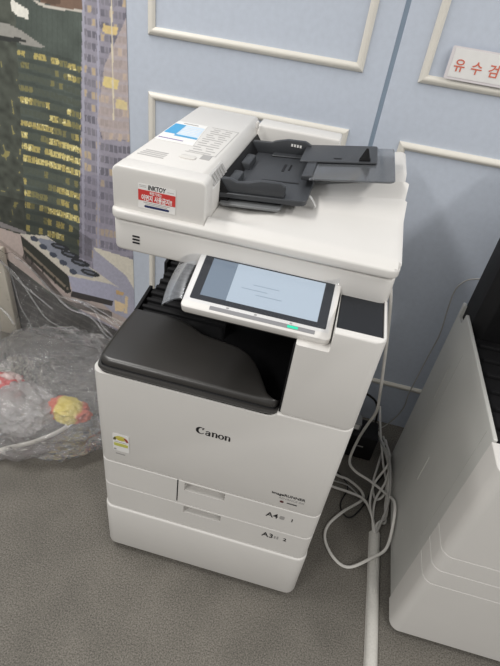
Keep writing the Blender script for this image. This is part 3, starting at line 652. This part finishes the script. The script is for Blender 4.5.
finish('adapter_body', box(.640, .776, .578, .672, 0, .118, .006, 2), BLACK, ad); finish('adapter_plug', box(.672, .706, .605, .655, .1175, .152, .004), mat('grey_plug', (.22, .22, .22), .5), ad)
finish('plug_socket', box(.680, .699, .6042, .607, .124, .146), PAPER, ad); plate('adapter_mark', FRONT(.700, .066, .5774), .032, .006, .0005, GREYINK, ad)

# ------------------------------------------------------------------ plastic heap on the left
CLEAR = clear_mat('clear_polythene', (.9, .9, .9), .10, .06, 1.45, bump=.9, bscale=26)
SHEET = clear_mat('clear_sheet', (.8, .8, .8), .012, .07, 1.17, bump=.5, bscale=22)
CLEAR2 = clear_mat('crumpled_clear_wrap', (.86, .84, .83), .40, .08, 1.5, bump=.9, bscale=70)
def crumple(p, s, seed):
    q = Vector(p) * s + Vector((seed, seed * 1.7, -seed))
    return noise.ridged_multi_fractal(q, 1.0, 2.1, 4, 1.0, 2.0) - 1.0
def lump(name, c, rad, m, amp, s, seed, sub=5, flat=.0, parent=None, power=1.0):
    bm = bmesh.new(); bmesh.ops.create_icosphere(bm, subdivisions=sub, radius=1)
    for v in bm.verts:
        d = v.co.normalized(); k = 1 + amp * crumple(d, s, seed) + amp * .45 * crumple(d, s * 3.1, seed + 5) + amp * .8 * noise.noise(d * 2.2 + Vector((seed, 0, 0)))
        p = Vector((c[0] + d.x * rad[0] * k, c[1] + d.y * rad[1] * k, c[2] + d.z * rad[2] * k)); p.z = max(p.z, flat + .002 + .001 * noise.noise(d * 9)); p.y = min(p.y, WALL_Y - .012)
        v.co = p
    return finish(name, bm, m, parent, 180)
tag(lump('plastic_bag', (-.46, .48, .06), (.37, .31, .125), CLEAR, .13, 1.7, 3.1, 6), 'crumpled clear plastic bag heaped on the carpet left of the printer', 'plastic bag')
def interp(P, x):
    for (a, b), (c, d) in zip(P, P[1:]):
        if a <= x <= c: return b + (d - b) * (x - a) / (c - a)
    return P[-1][1]
TOPZ = [(-1.1, .56), (-.85, .48), (-.70, .36), (-.60, .29), (-.40, .235), (-.2, .20), (0, .15)]
def sheet(u, v):
    u = max(0.0, min(1.0, u)); v = max(0.0, min(1.0, v))
    # a loose sheet falling from the wall on the left down to the carpet
    x = -1.05 + 1.02 * u; zt_ = interp(TOPZ, x) + .012 * math.sin(23 * u)
    y = WALL_Y - .020 - .26 * v ** 1.6 - .04 * v; z = zt_ * (1 - v) ** 1.1 + .14 * (1 - v) * v + .006
    p = Vector((x, y, z)); k = crumple(p, 6.0, 1.3) * .026 * (.3 + .7 * v) + noise.noise(p * 7 + Vector((3, 1, 2))) * .030 * (.2 + v)
    y = min(WALL_Y - .010 if x > -.77 else .752, y - k); z = max(.004, z + .6 * k)
    return (x, y, z)
psheet = tag(finish('plastic_sheet', solid_grid(sheet, lambda u, v: tuple(np.array(sheet(u, v)) + (0, .0008, -.0002)), 110, 70), SHEET, None, 180), 'loose clear plastic sheet hanging against the mural down to the heap', 'plastic sheet')
FOLD = clear_mat('folded_polythene', (.86, .86, .86), .12, .10, 1.35, bump=.5, bscale=50)
for (a, b, c, d, ww) in ((.05, .02, .46, .30, .006), (.10, .0, .62, .55, .005), (.02, .1, .34, .62, .007), (.16, .0, .30, .75, .005), (.22, .05, .46, .70, .004), (.04, .25, .22, .05, .008), (.40, .03, .72, .35, .007), (.52, .0, .95, .30, .006), (.30, .0, .60, .06, .006), (.55, .02, .98, .04, .005), (.62, .1, .80, .6, .005), (.70, .05, .93, .55, .006)):
    pts = [Vector(sheet(a + (c - a) * t / 12, b + (d - b) * t / 12 + .03 * math.sin(t * .9 + a * 9))) + Vector((0, -.010, .004)) for t in range(13)]
    f = finish('sheet_fold', tube(catmull(pts, 2), ww * .7, 6, (1.0, .28)), FOLD, psheet, 60)
tag(lump('crumpled_wrap', (-.50, .335, .075), (.125, .10, .065), CLEAR2, .22, 2.4, 9.0, 5), 'crumpled whitish plastic wrap inside the clear bag', 'wrapping')
def packet_mat(name, a, b, sc, seed):
    m = bpy.data.materials.new(name); m.use_nodes = True; nt = m.node_tree; p = nt.nodes['Principled BSDF']; p.inputs['Roughness'].default_value = .35
    tc = nt.nodes.new('ShaderNodeTexCoord'); n = nt.nodes.new('ShaderNodeTexNoise'); n.inputs['Scale'].default_value = sc; n.inputs['Detail'].default_value = 2
    r = nt.nodes.new('ShaderNodeValToRGB'); r.color_ramp.interpolation = 'EASE'; r.color_ramp.elements[0].position = .46; r.color_ramp.elements[1].position = .54
    r.color_ramp.elements[0].color = (*a, 1); r.color_ramp.elements[1].color = (*b, 1)
    nt.links.new(tc.outputs['Object'], n.inputs['Vector']); nt.links.new(n.outputs[0], r.inputs[0]); nt.links.new(r.outputs[0], p.inputs['Base Color'])
    return m
PK = packet_mat('yellow_packet', (.74, .60, .14), (.66, .16, .10), 10, 1)
def band(m):
    nt = m.node_tree; r = [n for n in nt.nodes if n.type == 'VALTORGB'][0]; tx = [n for n in nt.nodes if n.type == 'TEX_NOISE'][0]; tc = [n for n in nt.nodes if n.type == 'TEX_COORD'][0]
    sx = nt.nodes.new('ShaderNodeSeparateXYZ'); nt.links.new(tc.outputs['Object'], sx.inputs[0])
    d = nt.nodes.new('ShaderNodeMath'); d.operation = 'ADD'; d.inputs[1].default_value = .330; nt.links.new(sx.outputs[0], d.inputs[0])
    a = nt.nodes.new('ShaderNodeMath'); a.operation = 'ABSOLUTE'; nt.links.new(d.outputs[0], a.inputs[0])
    e = nt.nodes.new('ShaderNodeMath'); e.operation = 'MULTIPLY_ADD'; e.inputs[1].default_value = 6.5; nt.links.new(a.outputs[0], e.inputs[0])
    f = nt.nodes.new('ShaderNodeMath'); f.operation = 'MULTIPLY'; f.inputs[1].default_value = .5; nt.links.new(tx.outputs[0], f.inputs[0]); nt.links.new(f.outputs[0], e.inputs[2])
    nt.links.new(e.outputs[0], r.inputs[0])
band(PK)
tag(lump('snack_packet', (-.335, .375, .085), (.078, .050, .036), PK, .20, 2.2, 5.0, 5), 'yellow and red packet wrapped in the plastic bag near the printer', 'packet')
tag(lump('snack_packet', (-.60, .40, .08), (.060, .060, .050), packet_mat('red_packet', (.60, .07, .07), (.74, .55, .52), 22, 2), .20, 2.2, 7.0, 5), 'red and white packet inside the plastic bag at the left edge', 'packet')
st = catmull([(-.50, .160, .030), (-.455, .182, .050), (-.425, .198, .056), (-.390, .222, .058), (-.356, .256, .060), (-.325, .300, .060), (-.303, .354, .060), (-.290, .408, .060)], 6)
tag(finish('strap', tube(st, .011, 8, (.35, 1.0)), mat('white_strap', (.74, .71, .67), .4)), 'curved white plastic strap along the front of the bag', 'strap')
tag(finish('board', prism([(-1.30, .760), (-.80, .760), (-.80, .790), (-1.30, .790)], 0, .43, 'z', .003), mat('beige_board', (.50, .46, .39), .6, .3, var=.05, vscale=12)), 'beige board standing against the mural at the left edge behind plastic', 'board')
